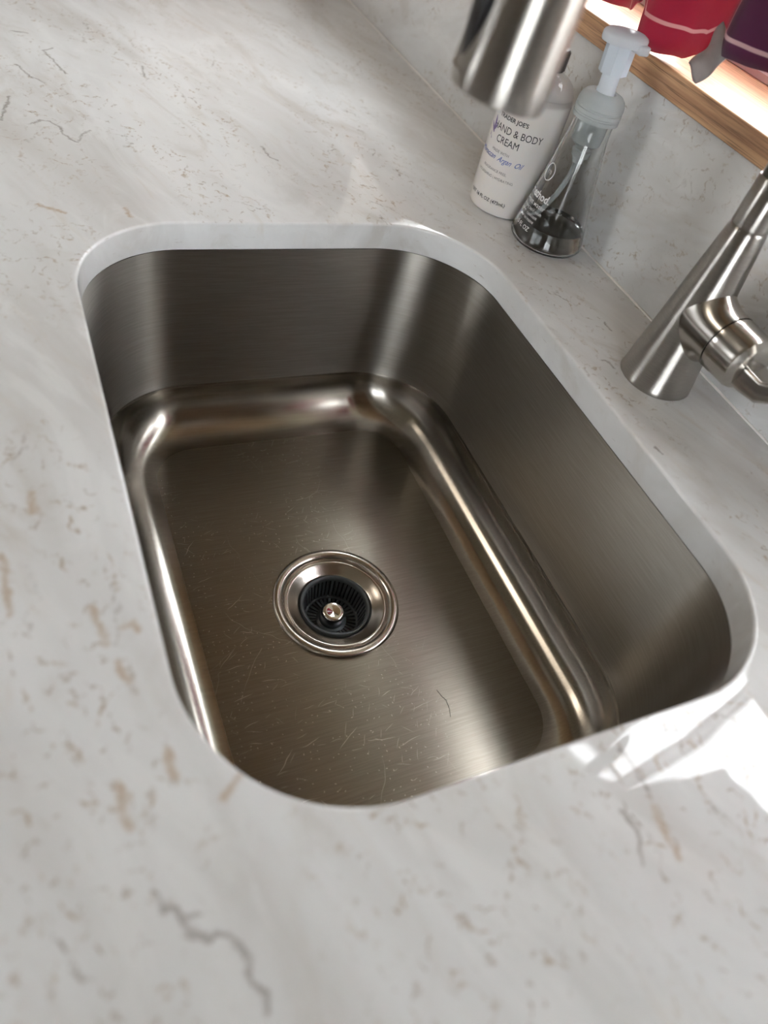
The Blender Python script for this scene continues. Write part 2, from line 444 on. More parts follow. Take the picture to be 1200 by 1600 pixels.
for a, b in ((-1.16, -.815), (-.785, -.44)): boxes('pane', [((XR + .053, a, .04), (XR + .057, b, .96))], glass, w3)
# oak sill
sill = empty('windowsill', (0.2, WY, SZ0 - .02), 'varnished oak window sill board above the quartz backsplash', 'windowsill')
box('sill_board', (-.87, WY - .0045, SZ0 - .0200), (.49, .4045, SZ0), M['oak'], sill, 0.0016, 3)

# ------------------------------------------------------------------ countertop with rounded cutout
A, B, R0, T = 0.2461, 0.1814, 0.090, 0.0254
def rrect(a, b, r, z, nc=24, ns=14):
    pts = []
    cs = [(a - r, b - r, 0), (-a + r, b - r, 1), (-a + r, -b + r, 2), (a - r, -b + r, 3)]
    for i, (cx, cy, q) in enumerate(cs):
        for k in range(nc + 1):
            t = (q + k / nc) * PI / 2
            pts.append(Vector((cx + r * math.cos(t), cy + r * math.sin(t), z)))
        nx, ny, q2 = cs[(i + 1) % 4]
        t = (q + 1) * PI / 2
        p1 = pts[-1]; p2 = Vector((nx + r * math.cos(t), ny + r * math.sin(t), z))
        for k in range(1, ns): pts.append(p1.lerp(p2, k / ns))
    return pts
def outer(x, y, x0, x1, y0_, y1_):
    # ray from origin through (x, y) out to the slab's rectangle
    s = 1e9
    if x > 1e-9: s = min(s, x1 / x)
    if x < -1e-9: s = min(s, x0 / x)
    if y > 1e-9: s = min(s, y1_ / y)
    if y < -1e-9: s = min(s, y0_ / y)
    return x * s, y * s
CX0, CX1, CY0, CY1 = XL, 1.2, -0.335, WY
def countertop():
    rings = []
    e = 0.0024
    for k in range(7):                       # bullnose
        t = k / 6 * PI / 2
        o = e * (1 - math.sin(t))
        rings.append(rrect(A + o, B + o, R0 + o, -e * (1 - math.cos(t)) ))
    # k=0: outermost at z=0 ; k=6: at cut face
    rings.append(rrect(A, B, R0, -T + .0006)); rings.append(rrect(A + .0006, B + .0006, R0 + .0006, -T))
    n = len(rings[0])
    vs = []; fs = []; mi = []
    top_out = []
    for p in rings[0]:
        x, y = outer(p.x, p.y, CX0, CX1, CY0, CY1); top_out.append(Vector((x, y, 0)))
    mid = [p.lerp(q, 0.03) for p, q in zip(rings[0], top_out)]
    seq = [top_out, mid] + rings + [[Vector((q.x, q.y, -T)) for q in top_out]]
    for r in seq: vs += r
    for i in range(len(seq) - 1):
        for k in range(n):
            fs.append((i*n+k, i*n+(k+1) % n, (i+1)*n+(k+1) % n, (i+1)*n+k))
            mi.append(1 if 5 <= i <= 9 else 0)
    # outer side faces (corners of the rectangle are added explicitly)
    L = len(seq) - 1
    for k in range(n):
        fs.append((k, (k+1) % n, L*n+(k+1) % n, L*n+k)); mi.append(1)
    o = mesh('countertop', vs, fs, [M['quartz'], M['quartz_edge']], None, True, 40, mi)
    # push the vertices next to each rectangle corner onto that corner
    me = o.data
    for cx in (CX0, CX1):
        for cy in (CY0, CY1):
            best = min(range(n), key=lambda k: (vs[k].x - cx)**2 + (vs[k].y - cy)**2)
            me.vertices[best].co = (cx, cy, 0); me.vertices[L*n+best].co = (cx, cy, -T)
    return o
tag(countertop(), 'polished white quartz countertop with brown and grey veins, cut out around the sink', 'countertop')
bs = box('backsplash', (CX0, WY, 0.0004), (CX1, WY + .0118, SZ0 - .0206), M['quartz_wall'], None, 0.0005, 1)
tag(bs, 'low quartz backsplash strip standing between the countertop and the oak sill', 'backsplash')
ck = tube('caulk_line', [(CX0, WY - .0004, .0006), (CX1, WY - .0004, .0006)], 0.0011, plain('caulk', (0.80, 0.77, 0.73), 0.3), bs, 8)

# ------------------------------------------------------------------ sink
D = 0.2141; SE = 0.171; INS = 0.0046; CV = 0.047
DC = (0.0135, -0.0065)
sink = empty('kitchen_sink', (0, 0, -D), 'undermount brushed stainless steel single bowl sink below the quartz cutout', 'sink')
def basin():
    rings = []; mats = []
    def add(pts, m): rings.append(pts); mats.append(m)
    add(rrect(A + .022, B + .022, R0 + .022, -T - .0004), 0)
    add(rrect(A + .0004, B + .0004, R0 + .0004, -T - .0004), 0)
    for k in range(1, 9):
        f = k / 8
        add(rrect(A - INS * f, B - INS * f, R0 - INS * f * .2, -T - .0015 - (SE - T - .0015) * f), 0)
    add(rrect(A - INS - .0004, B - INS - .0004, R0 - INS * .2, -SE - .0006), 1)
    zr = D - SE - .0006
    for k in range(1, 21):
        t = k / 20 * PI / 2
        i = INS + .0004 + CV * (1 - math.cos(t)); z = -SE - .0006 - zr * math.sin(t)
        rr = R0 - INS * .2 - (R0 - .042) * (1 - math.cos(t))
        add(rrect(A - i, B - i, max(rr, .02), z), 1)
    last = rings[-1]
    n = len(last)
    hole = []
    for p in last:
        a = math.atan2(p.y - DC[1], p.x - DC[0]); hole.append(Vector((DC[0] + .0545 * math.cos(a), DC[1] + .0545 * math.sin(a), -D - .0006)))
    for f in (.04, .12, .25, .45, .7, .88):
        add([p.lerp(q, f) for p, q in zip(last, hole)], 2)
    add(hole, 2)
    add([Vector((q.x, q.y, -D - .004)) for q in hole], 2)
    vs = []; fs = []; mi = []
    for r in rings: vs += r
    for i in range(len(rings) - 1):
        for k in range(n):
            fs.append((i*n+k, i*n+(k+1) % n, (i+1)*n+(k+1) % n, (i+1)*n+k)); mi.append(mats[i + 1])
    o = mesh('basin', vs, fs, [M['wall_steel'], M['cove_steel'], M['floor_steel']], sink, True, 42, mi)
    return o
basin()
dz = -D
C = (DC[0], DC[1], dz)
lathe('drain_flange', [(.0565, -.0010), (.0572, .0006), (.0568, .0017), (.0550, .0025), (.0520, .0026), (.0492, .0017), (.0480, .0004), (.0474, -.0016)], C, M['satin'], sink, 96, angle=60)
lathe('drain_bowl', [(.0474, -.0016), (.0466, -.0028), (.0458, -.0012), (.0445, -.0008), (.0430, -.0014), (.0400, -.0030), (.0365, -.0046), (.0342, -.0056), (.0330, -.0062), (.0323, -.0080), (.0320, -.046), (.020, -.050), (.0, -.050)],
      C, [M['satin'], M['hole']], sink, 96, angle=50, midx=[0]*9 + [1]*3)
# strainer basket lying in the drain
strn = empty('sink_strainer', (DC[0], DC[1], dz - .036), 'dark grey slotted sink strainer with a chrome centre knob, sitting in the drain', 'strainer')
lathe('strainer_rim', [(.0318, -.0120), (.0320, -.0092), (.0312, -.0078), (.0300, -.0078), (.0288, -.0090), (.0282, -.0118), (.0284, -.0122), (.0318, -.0120)], (DC[0], DC[1], dz + .0035), M['grey_rubber'], strn, 72, angle=60)
C = (DC[0], DC[1], dz + .0035)
def ribs():
    vs = []; fs = []
    def slab(p):   # 8 corners
        b = len(vs); vs.extend(p)
        fs.extend([(b, b+1, b+2, b+3), (b+4, b+5, b+6, b+7), (b, b+1, b+5, b+4), (b+1, b+2, b+6, b+5), (b+2, b+3, b+7, b+6), (b+3, b, b+4, b+7)])
    c = Vector(C)
    n = 44
    for k in range(n):
        a = 2 * PI * k / n; w = 2 * PI / n * .29
        def P(r, da, z): return c + Vector((r * math.cos(a + da), r * math.sin(a + da), z))
        slab([P(.0302, -w, -.0118), P(.0302, w, -.0118), P(.0284, w, -.0118), P(.0284, -w, -.0118),
              P(.0262, -w, -.0345), P(.0262, w, -.0345), P(.0245, w, -.0345), P(.0245, -w, -.0345)])
    n = 34
    for k in range(n):
        a = 2 * PI * (k + .5) / n; w = 2 * PI / n * .25
        def P(r, da, z): return c + Vector((r * math.cos(a + da), r * math.sin(a + da), z))
        slab([P(.0256, -w, -.0335), P(.0256, w, -.0335), P(.0256, w, -.0355), P(.0256, -w, -.0355),
              P(.0130, -w*1.7, -.0325), P(.0130, w*1.7, -.0325), P(.0130, w*1.7, -.0345), P(.0130, -w*1.7, -.0345)])
    return mesh('rib', vs, fs, M['grey_rubber'], strn, smooth=False)
rb = ribs(); rb['kind'] = 'stuff'
lathe('strainer_floor_ring', [(.0252, -.0340), (.0262, -.0318), (.0236, -.0322), (.0232, -.0342)], C, M['grey_rubber'], strn, 64, close=True)
lathe('strainer_hub', [(.0142, -.0350), (.0142, -.0318), (.0118, -.0306), (.0116, -.0270), (.0104, -.0262), (.0, -.0262)], C, M['grey_rubber'], strn, 48, angle=60)
lathe('knob', [(.0075, -.0262), (.0075, -.0240), (.0104, -.0228), (.0110, -.0212), (.0104, -.0196), (.0084, -.0188), (.0055, -.0192), (.0, -.0198)], C, M['chrome'], strn, 48, angle=70)

# dark hair on the bowl floor
hp = [(0.1181, 0.0474), (0.1245, 0.0487), (0.1288, 0.051), (0.1354, 0.0509), (0.1434, 0.0482)]
hv = []
for i in range(len(hp) - 1):
    for k in range(4):
        f = k / 4
        hv.append((hp[i][0] + (hp[i+1][0] - hp[i][0]) * f + random.uniform(-.0004, .0004), hp[i][1] + (hp[i+1][1] - hp[i][1]) * f + random.uniform(-.0004, .0004), -D + .0002))
hv.append((hp[-1][0], hp[-1][1], -D + .0002))
tag(tube('stray_hair', hv, .00016, M['black'], None, 6), 'thin dark hair lying on the steel sink floor right of the drain', 'hair')

# base cabinet that carries the counter (below the slab)
cab = empty('base_cabinet', (0, 0, ZF), 'brown wooden base cabinet under the countertop', 'cabinet')
boxes('cabinet_body', [((CX0 + .01, -.30, ZF), (-.42, -.28, -T - .001)), ((-.42, -.30, ZF), (.42, -.28, -T - .001)), ((.42, -.30, ZF), (1.18, -.28, -T - .001)),
                       ((-.44, -.28, ZF + .1), (-.42, .31, -T - .001)), ((.42, -.28, ZF + .1), (.44, .31, -T - .001)), ((1.16, -.28, ZF), (1.18, .31, -T - .001))], M['cabinet'], cab)
for x in (-.41, .01):
    d = box('cabinet_door', (x, -.32, ZF + .12), (x + .40, -.3005, -.06), M['cabinet'], cab, .003)

# ------------------------------------------------------------------ faucet
FX, FY = -0.0080, 0.2480
def cone_r(z): return .0305 - .1233 * z
fau = empty('kitchen_faucet', (FX, FY, 0), 'brushed nickel pull-down kitchen faucet standing behind the sink', 'faucet')
prof = [(.0298, .0002), (.0306, .0010)] + [(cone_r(z), z) for z in [.004 + .0129 * i for i in range(11)]]
prof += [(.0134, .1345), (.0128, .1350)]
lathe('faucet_body', prof, (FX, FY, 0), M['nickel'], fau, 96, angle=60)
lathe('collar', [(.0126, .1352), (.0136, .1356), (.0137, .1362), (.0132, .168), (.0128, .1685), (.0120, .1686)], (FX, FY, 0), M['nickel'], fau, 64, angle=60)
# gooseneck
HT = Vector((-.006, .0085, .204))       # centre of the spray head's mouth
tilt = .10
HA = Vector((0.0, math.sin(tilt), math.cos(tilt)))    # head axis, upwards (towards the wall)
htop = HT + HA * .150
path = [Vector((FX, FY, .1686 + .02 * i)) for i in range(10)]
p0 = path[-1]; arcN = 24
cy = (p0.y + htop.y) / 2; rad = (p0.y - htop.y) / 2
for k in range(1, arcN + 1):
    t = k / arcN * PI
    path.append(Vector((FX + (htop.x - FX) * k / arcN, cy + rad * math.cos(t), p0.z + rad * .98 * math.sin(t) + (htop.z - p0.z) * k / arcN)))
tube('spout_tube', path, .0120, M['nickel'], fau, 40)
hd = lathe('spray_head', [(.0, .0040), (.0190, .0030), (.0215, .0012), (.0232, .0), (.0243, .0004), (.0247, .0016), (.0245, .012), (.0232, .050), (.0212, .090), (.0190, .120), (.0165, .140), (.0135, .152), (.0, .152)], HT, M['nickel'], fau, 96, axis=HA, angle=50)
lathe('spray_face', [(.0, -.0003), (.0195, -.0002), (.0208, .0010), (.0208, .0032)], HT, M['black'], hd, 48, axis=HA, angle=50)
# black rocker button on the side of the head that faces left in the photograph
def head_button():
    side = Vector((-.15, -.99, 0)); side = (side - HA * side.dot(HA)).normalized()
    tang = HA.cross(side).normalized()
    vs = []; fs = []
    prof = [(.0, .95), (.25, 1.0), (1, 1)]
    rows = 22; cols = 13
    for i in range(rows):
        u = i / (rows - 1); h = .0125 + .085 * u
        e = min(1, u * 3.2, (1 - u) * 6); e = math.sin(e * PI / 2)
        hw = .0104 * (.25 + .75 * e)
        for j in range(cols):
            s = -1 + 2 * j / (cols - 1)
            R_ = .0247 - .0035 * ((h) / .09)
            lift = .0026 * e * (1 - abs(s) ** 4) + .0002
            a = s * hw / R_
            vs.append(HT + HA * h + (side * math.cos(a) + tang * math.sin(a)) * (R_ + lift))
    for i in range(rows - 1):
        for j in range(cols - 1):
            fs.append((i*cols+j, i*cols+j+1, (i+1)*cols+j+1, (i+1)*cols+j))
    return mesh('button', vs, fs, M['black'], hd, True, 60)
head_button()
# nickel recess rim around the button
def button_rim():
    side = Vector((-.15, -.99, 0)); side = (side - HA * side.dot(HA)).normalized()
    tang = HA.cross(side).normalized(); pts = []
    for k in range(61):
        t = 2 * PI * k / 60
        h = .055 + .048 * math.copysign(abs(math.cos(t)) ** .5, math.cos(t)); s = .0116 * math.copysign(abs(math.sin(t)) ** .6, math.sin(t))
        R_ = .0247 - .0035 * (h / .09); a = s / R_
        pts.append(HT + HA * h + (side * math.cos(a) + tang * math.sin(a)) * (R_ + .0002))
    return tube('button_rim', pts, .0009, M['nickel'], hd, 8)
button_rim()
# side valve: flared stub growing out of the body, cap and lever
HZ = .0640
def stub():
    vs = []; fs = []; n = 72; m = 12
    for i in range(m):
        f = i / (m - 1)
        for k in range(n):
            a = 2 * PI * k / n
            # flare at the body, round tube at the seam
            s = (1 - f) ** 3
            ry = .0216 + .0006 * (1 - s); rz = .0224 + .0062 * s
            y = ry * math.cos(a); z = rz * math.sin(a)
            R_ = cone_r(HZ + z)
            xs = math.sqrt(max(R_ * R_ - min(abs(y), R_ * .985) ** 2, 1e-8)) - .0012
            x = xs + (.0385 - xs) * f
            vs.append((FX + x, FY + y, HZ + z))
    for i in range(m - 1):
        for k in range(n):
            fs.append((i*n+k, i*n+(k+1) % n, (i+1)*n+(k+1) % n, (i+1)*n+k))
    return mesh('valve_stub', vs, fs, M['nickel'], fau, True, None)
M['nickel_x'] = (lambda: None)
def steel_x():
    t = NT('brushed_nickel_turned'); P = t.pos(); N = t.normal()
    g = t.noise(t.mapping(P, scale=(1, .05, .05)), 1600, 3, .6)
    t.principled(Base_Color=(.50, .475, .44), Metallic=1.0, Roughness=t.math('MULTIPLY_ADD', g, .08, .18), Anisotropic=.6, Anisotropic_Rotation=0.25,
                 Tangent=t.vec('NORMALIZE', t.vec('CROSS_PRODUCT', N, (1, 0, 0))))
    return t.m
M['nickel_x'] = steel_x()
st = stub(); st.data.materials[0] = M['nickel_x']
hx = FX + .0385
lathe('valve_seam', [(.0215, 0), (.0215, .0012)], (hx, FY, HZ), M['black'], fau, 64, axis=(1, 0, 0))
lathe('valve_cap', [(.0218, .0010), (.0223, .0014), (.0223, .0062), (.0219, .0070), (.0217, .0225), (.0208, .0252), (.0165, .0285), (.0150, .0292), (.0, .0294)], (hx, FY, HZ), M['nickel_x'], fau, 96, axis=(1, 0, 0), angle=28)
# lever: a flattened bar that leaves the cap and rises out of the frame
def lever():
    pts = [(hx + .024, -.002), (hx + .036, -.002), (hx + .048, -.001), (hx + .057, .005), (hx + .062, .018), (hx + .070, .035), (hx + .078, .058), (hx + .086, .085)]
    vs = []; fs = []; n = 28
    for i, (x, z) in enumerate(pts):
        a = Vector(pts[max(i-1, 0)]); b = Vector(pts[min(i+1, len(pts)-1)]); d = (b - a).normalized(); nr = Vector((-d.y, d.x))
        th = .0098 - .0008 * i; wd = .0110 - .0003 * i
        for k in range(n):
            t = 2 * PI * k / n
            cu = math.copysign(abs(math.cos(t)) ** .28, math.cos(t)) * wd; su = math.copysign(abs(math.sin(t)) ** .28, math.sin(t)) * th
            vs.append((x + nr.x * su, FY + cu, HZ - .004 + z + nr.y * su))
    for i in range(len(pts) - 1):
        for k in range(n): fs.append((i*n+k, i*n+(k+1) % n, (i+1)*n+(k+1) % n, (i+1)*n+k))
    fs.append(tuple(range(n))); fs.append(tuple(range((len(pts)-1)*n, len(pts)*n)))
    return mesh('lever', vs, fs, M['nickel_x'], fau, True, 50)
lever()

# ------------------------------------------------------------------ writing wrapped on bottles
def text_on(name, txt, size, az, z, center, rfun, mat, parent, align='CENTER', lift=.00025, shear=0.0, space=1.0, bold=0.0, sx=1.0):
    cu = bpy.data.curves.new('t', 'FONT'); cu.body = txt; cu.size = size; cu.align_x = align; cu.shear = shear
    cu.space_character = space; cu.resolution_u = 3; cu.offset = bold
    o = bpy.data.objects.new('t', cu); COL.objects.link(o)
    dg = bpy.context.evaluated_depsgraph_get(); dg.update()
    me = bpy.data.meshes.new_from_object(o.evaluated_get(dg))
    bpy.data.objects.remove(o)
    bm = bmesh.new(); bm.from_mesh(me)
    for _ in range(2):
        long = [e for e in bm.edges if e.calc_length() > .004]
        if long: bmesh.ops.subdivide_edges(bm, edges=long, cuts=1)
    off = parent_loc(parent)
    for v in bm.verts:
        zz = z + v.co.y; r = rfun(zz); a = math.radians(az) + v.co.x * sx / r
        v.co = Vector((center[0] + (r + lift) * math.cos(a), center[1] + (r + lift) * math.sin(a), zz)) - off
    bm.to_mesh(me); bm.free(); me.name = name
    me.materials.clear(); me.materials.append(mat)
    return link(bpy.data.objects.new(name, me), parent)
INK = plain('black_ink', (.02, .02, .025), .5)
BLUE = plain('blue_ink', (.02, .09, .42), .5)
GINK = plain('grey_ink', (.22, .20, .19), .5)
WHT = plain('white_ink', (.85, .85, .85), .5)
PURP = plain('purple_ink', (.20, .14, .30), .5)

# ------------------------------------------------------------------ lotion bottle
LX, LY, LR = -0.2862, 0.2452, 0.0337
lot = empty('lotion_bottle', (LX, LY, 0), 'white lotion pump bottle with black and blue lettering behind the soap dispenser', 'bottle')
def lot_mat():
    t = NT('white_lotion_plastic')
    t.principled(Base_Color=(.80, .765, .73), Roughness=.22, Subsurface_Weight=.25, Subsurface_Radius=(.01, .008, .006), Subsurface_Scale=.5, IOR=1.45)
    return t.m
LM = lot_mat()
CLEAR = glassy('clear_plastic', (.97, .98, .98), .02, 1.38)
lathe('bottle_body', [(.0, .0006), (.0300, .0004), (.0325, .0014), (.0337, .0045), (LR, .100), (.0335, .1075), (.0320, .1130), (.0, .1130)], (LX, LY, 0), LM, lot, 96, angle=45)
lathe('bottle_shoulder', [(.0336, .1082), (.0325, .1150), (.0285, .1225), (.0220, .1275), (.0165, .1300), (.0150, .1320), (.0150, .1345)], (LX, LY, 0), CLEAR, lot, 72, angle=60)
lathe('lotion', [(.0, .1132), (.0318, .1132), (.0300, .1165), (.0255, .1205), (.0150, .1235), (.0, .1242)], (LX, LY, 0), LM, lot, 64, angle=60)
pm = lathe('pump_collar', [(.0158, .1330), (.0158, .1470), (.0140, .1495), (.0060, .1500), (.0048, .1510), (.0048, .1660), (.0, .1662)], (LX, LY, 0), M['black'], lot, 48, angle=40)
tube('pump_nozzle', [(LX, LY, .168), (LX + .004, LY - .006, .1695), (LX + .012, LY - .020, .1685), (LX + .016, LY - .027, .1650)], [.0075, .0065, .0045, .0035], M['black'], lot, 16)
rl = lambda z: LR
cL = (LX, LY)
text_on('lettering', "TRADER JOE'S", .0052, -61.5, .0880, cL, rl, INK, lot, bold=.00012)
text_on('lettering', 'HAND & BODY', .0092, -50, .0766, cL, rl, INK, lot, sx=.86)
text_on('lettering', 'CREAM', .0092, -59.5, .0668, cL, rl, INK, lot, sx=.86)
text_on('lettering', 'MADE WITH', .0037, -66, .0582, cL, rl, GINK, lot)
text_on('lettering', 'Moroccan  Argan  Oil', .0072, -69, .0515, cL, rl, BLUE, lot, shear=.6, sx=.84)
text_on('lettering', 'FRAGRANCE FREE,', .0035, -67, .0412, cL, rl, GINK, lot)
text_on('lettering', 'NOURISHING | HYDRATING', .0035, -65, .0350, cL, rl, GINK, lot)
text_on('lettering', 'NET 16 FL OZ (473mL)', .0046, -66, .0128, cL, rl, INK, lot, bold=.00008)
# small dark leaf ornament left of the title
def ornament():
    vs = []; fs = []
    for (az, z, s, rot) in ((-96, .0800, .0065, .2), (-100, .0750, .0060, .9), (-92, .0765, .0042, -.5), (-101, .0690, .0022, 0), (-97, .0665, .0020, .6)):
        b = len(vs); n = 14
        for k in range(n):
            t = 2 * PI * k / n; x = s * .35 * math.sin(t) * abs(math.sin(t / 2 + .4)); y = s * math.cos(t)
            x, y = x * math.cos(rot) - y * math.sin(rot), x * math.sin(rot) + y * math.cos(rot)
            a = math.radians(az) + x / LR
            vs.append((LX + (LR + .0003) * math.cos(a), LY + (LR + .0003) * math.sin(a), z + y))
        fs.append(tuple(range(b, b + n)))
    return mesh('leaf_print', vs, fs, PURP, lot, smooth=False)
ornament()

# ------------------------------------------------------------------ foaming soap dispenser
MX, MY = -0.2175, 0.2613
soap = empty('soap_dispenser', (MX, MY, 0), 'clear conical foaming hand soap dispenser with a white pump beside the backsplash', 'dispenser')
def mr(z): return .0378 - .1811 * z * (1.0) + 0.0
def mprof(off):
    o = [(.0, .0006 + off), (.030 - off, .0004 + off), (.0350 - off, .0016 + off), (.0368 - off, .0050 + off * .3)]
    for i in range(14):
        z = .009 + .0075 * i
        if z > .112: break
        o.append((mr(z) + (.0012 * math.sin(z / .112 * PI)) * -1 - off, z))
    o += [(.0182 - off, .1130), (.0182 - off, .1200)]
    return o
pr_ = mprof(0) + mprof(.0012)[::-1]
PET = glassy('clear_pet', (.955, .965, .965), .0, 1.42)
lathe('bottle_wall', pr_, (MX, MY, 0), PET, soap, 96, angle=50)
liq = glassy('soap_liquid', (.92, .94, .95), .0, 1.33)
lp = [(.0, .0022), (.0290, .0021), (.0336, .0032), (.0354, .0060), (mr(.012) - .0016, .012), (mr(.0205) - .0019, .0205), (.020, .0202), (.0, .0202)]
lathe('liquid', lp, (MX, MY, 0), liq, soap, 96, angle=40)
def milky():
    t = NT('milky_pump_plastic')
    a = t.principled(Base_Color=(.90, .95, .99), Roughness=.2, IOR=1.45)
    b = t.n('ShaderNodeBsdfTranslucent'); t.inp(b, 0, (.92, .96, 1, 1))
    m = t.n('ShaderNodeMixShader'); t.inp(m, 0, .55)
    t.t.links.new(a.outputs[0], m.inputs[1]); t.t.links.new(b.outputs[0], m.inputs[2]); t.t.links.new(m.outputs[0], t.out.inputs[0])
    return t.m
WP = milky()
def frosted():
    t = NT('frosted_cap_plastic')
    a = t.principled(Base_Color=(.80, .85, .85), Roughness=.25, IOR=1.4)
    g = t.n('ShaderNodeBsdfPrincipled'); t.inp(g, 'Base Color', (.93, .96, .96, 1)); t.inp(g, 'Roughness', .2); t.inp(g, 'IOR', 1.3); t.inp(g, 'Transmission Weight', 1.0)
    b = t.n('ShaderNodeBsdfTranslucent'); t.inp(b, 0, (.85, .9, .92, 1))
    m = t.n('ShaderNodeMixShader'); t.inp(m, 0, .4)
    m2 = t.n('ShaderNodeMixShader'); t.inp(m2, 0, .45)
    t.t.links.new(a.outputs[0], m.inputs[1]); t.t.links.new(b.outputs[0], m.inputs[2])
    t.t.links.new(m.outputs[0], m2.inputs[1]); t.t.links.new(g.outputs[0], m2.inputs[2]); t.t.links.new(m2.outputs[0], t.out.inputs[0])
    return t.m
FP = frosted()
cap = lathe('cap', [(.0186, .1172), (.0209, .1174), (.0211, .1205), (.0205, .1210), (.0205, .1222), (.0211, .1228), (.0210, .1258), (.0204, .1264), (.0204, .1274), (.0209, .1280), (.0206, .1315), (.0192, .1352), (.0165, .1378), (.0130, .1390), (.0095, .1392), (.0088, .1372), (.0088, .1250), (.0186, .1240)],
            (MX, MY, 0), FP, soap, 96, angle=40, close=True)
pa = Vector((-.035, -.045, 1)).normalized()      # pump stem leans a touch
pc = Vector((MX, MY, .130))
stem = lathe('pump_stem', [(.0, .0), (.0082, .0), (.0082, .012), (.0078, .0125), (.0076, .048), (.0, .048)], pc, WP, soap, 40, axis=pa, angle=50)
lathe('pump_skirt', [(.0112, .0240), (.0124, .0240), (.0128, .0470), (.0112, .0470)], pc, WP, soap, 8, axis=pa, angle=20, close=True)
def button():
    u = Vector((.80, .60, 0)); u = (u - pa * u.dot(pa)).normalized(); w = pa.cross(u)
    vs = []; fs = []; n = 48
    rows = [(.0, .0455, .5), (.75, .0455, .5), (.97, .0460, 1), (1.0, .0475, 1), (1.0, .0515, 1), (.96, .0530, 1), (.82, .0545, 1), (.45, .0553, 1), (.0, .0550, 1)]
    for f, h, _ in rows:
        for k in range(n):
            t = 2 * PI * k / n
            rx = .0200 if math.cos(t) > 0 else .0185; ry = .0168
            vs.append(pc + pa * h + u * (rx * f * math.cos(t)) + w * (ry * f * math.sin(t)))
    for i in range(len(rows) - 1):
        for k in range(n): fs.append((i*n+k, i*n+(k+1) % n, (i+1)*n+(k+1) % n, (i+1)*n+k))
    return mesh('pump_button', vs, fs, WP, soap, True, 40)
bt = button()
box('nozzle', tuple(pc + pa * .0478 + Vector((.010, .002, -.0035))), tuple(pc + pa * .0478 + Vector((.0225, .012, .0035))), WP, bt, .0015)
lathe('pump_chamber', [(.0, .0955), (.0110, .0955), (.0134, .0975), (.0140, .1040), (.0140, .1172), (.0, .1172)], (MX, MY, 0), FP, soap, 48, angle=40)
lathe('valve', [(.0, .0790), (.0052, .0790), (.0060, .0840), (.0085, .0846), (.0088, .0900), (.0070, .0910), (.0070, .0954), (.0, .0954)], (MX, MY, 0), FP, soap, 32, angle=40)
tube('dip_tube', [(MX, MY, .0788), (MX - .002, MY - .001, .062), (MX - .006, MY - .003, .045), (MX - .013, MY - .006, .028), (MX - .021, MY - .009, .012), (MX - .026, MY - .011, .0045)], .0025, FP, soap, 16)
rm = lambda z: mr(z) - .0012 * math.sin(min(z, .112) / .112 * PI)
cM = (MX, MY)
text_on('lettering', 'method.', .0098, -90, .0440, cM, rm, WHT, soap, bold=.0002, sx=.92)
for i, (s_, sz) in enumerate((('sweet water', .0062), ('foaming hand wash', .0040), ('savon moussant', .0040), ('pour les mains', .0040), ('10 FL OZ', .0056))):
    text_on('lettering', s_, sz, -92, (.0370, .0320, .0275, .0230, .0150)[i], cM, rm, WHT, soap)
def badge():
    pts = []
    for k in range(33):
        t = 2 * PI * k / 32; zz = .068 + .0075 * math.sin(t); r = rm(zz) + .0003; a = math.radians(-94) + .0062 * math.cos(t) / r
        pts.append((MX + r * math.cos(a), MY + r * math.sin(a), zz))
    tube('badge_ring', pts, .0005, WHT, soap, 6)
badge()
text_on('lettering', 'm', .0075, -94, .0662, cM, rm, WHT, soap)

# ------------------------------------------------------------------ red plaid curtain in the window
def cloth_mat():
    t = NT('red_plaid_cloth')
    uv = t.n('ShaderNodeUVMap').outputs[0]
    s = t.n('ShaderNodeSeparateXYZ'); t.inp(s, 0, uv)
    x = s.outputs[0]; y = s.outputs[1]
    def band(c, period, w, off):
        f = t.math('FRACT', t.math('MULTIPLY_ADD', c, 1 / period, off))
        return t.smooth(t.math('ABSOLUTE', t.math('SUBTRACT', f, .5)), w / period, w / period * .55)
    navx = band(x, .26, .042, .0); navy = band(y, .26, .022, .15)
    base = t.mix(t.noise(uv, 40, 3), (.34, .014, .048), (.44, .026, .074))
    base = t.mix(t.math('MULTIPLY', navx, .78), base, (.030, .022, .075))
    base = t.mix(t.math('MULTIPLY', navy, .70), base, (.035, .022, .070))
    wx = band(x, .13, .0010, .73); wy = band(y, .20, .0018, .40)
    base = t.mix(t.math('MULTIPLY', t.math('MAXIMUM', wx, wy), .65), base, (.80, .62, .60))
    w = t.n('ShaderNodeTexWave'); t.inp(w, 'Vector', uv); t.inp(w, 'Scale', 400)
    fuzz = t.noise(uv, 900, 2)
    t.principled(Base_Color=base, Roughness=.9, Sheen_Weight=.3, Subsurface_Weight=.0,
                 Normal=t.bump(t.math('ADD', fuzz, w.outputs[1]), .25, .0008))
    # a little daylight passes through the weave
    b = t.t.nodes['Principled BSDF']
    tr = t.n('ShaderNodeBsdfTranslucent'); t.inp(tr, 0, base)
    mx = t.n('ShaderNodeMixShader'); t.inp(mx, 0, .35)
    t.t.links.new(b.outputs[0], mx.inputs[1]); t.t.links.new(tr.outputs[0], mx.inputs[2]); t.t.links.new(mx.outputs[0], t.out.inputs[0])
    return t.m
CM = cloth_mat()
def interp(tab, x):
    if x <= tab[0][0]: return tab[0][1]
    for (a, fa), (b, fb) in zip(tab[:-1], tab[1:]):
        if x <= b:
            u = (x - a) / (b - a); u = u * u * (3 - 2 * u); return fa + (fb - fa) * u
    return tab[-1][1]
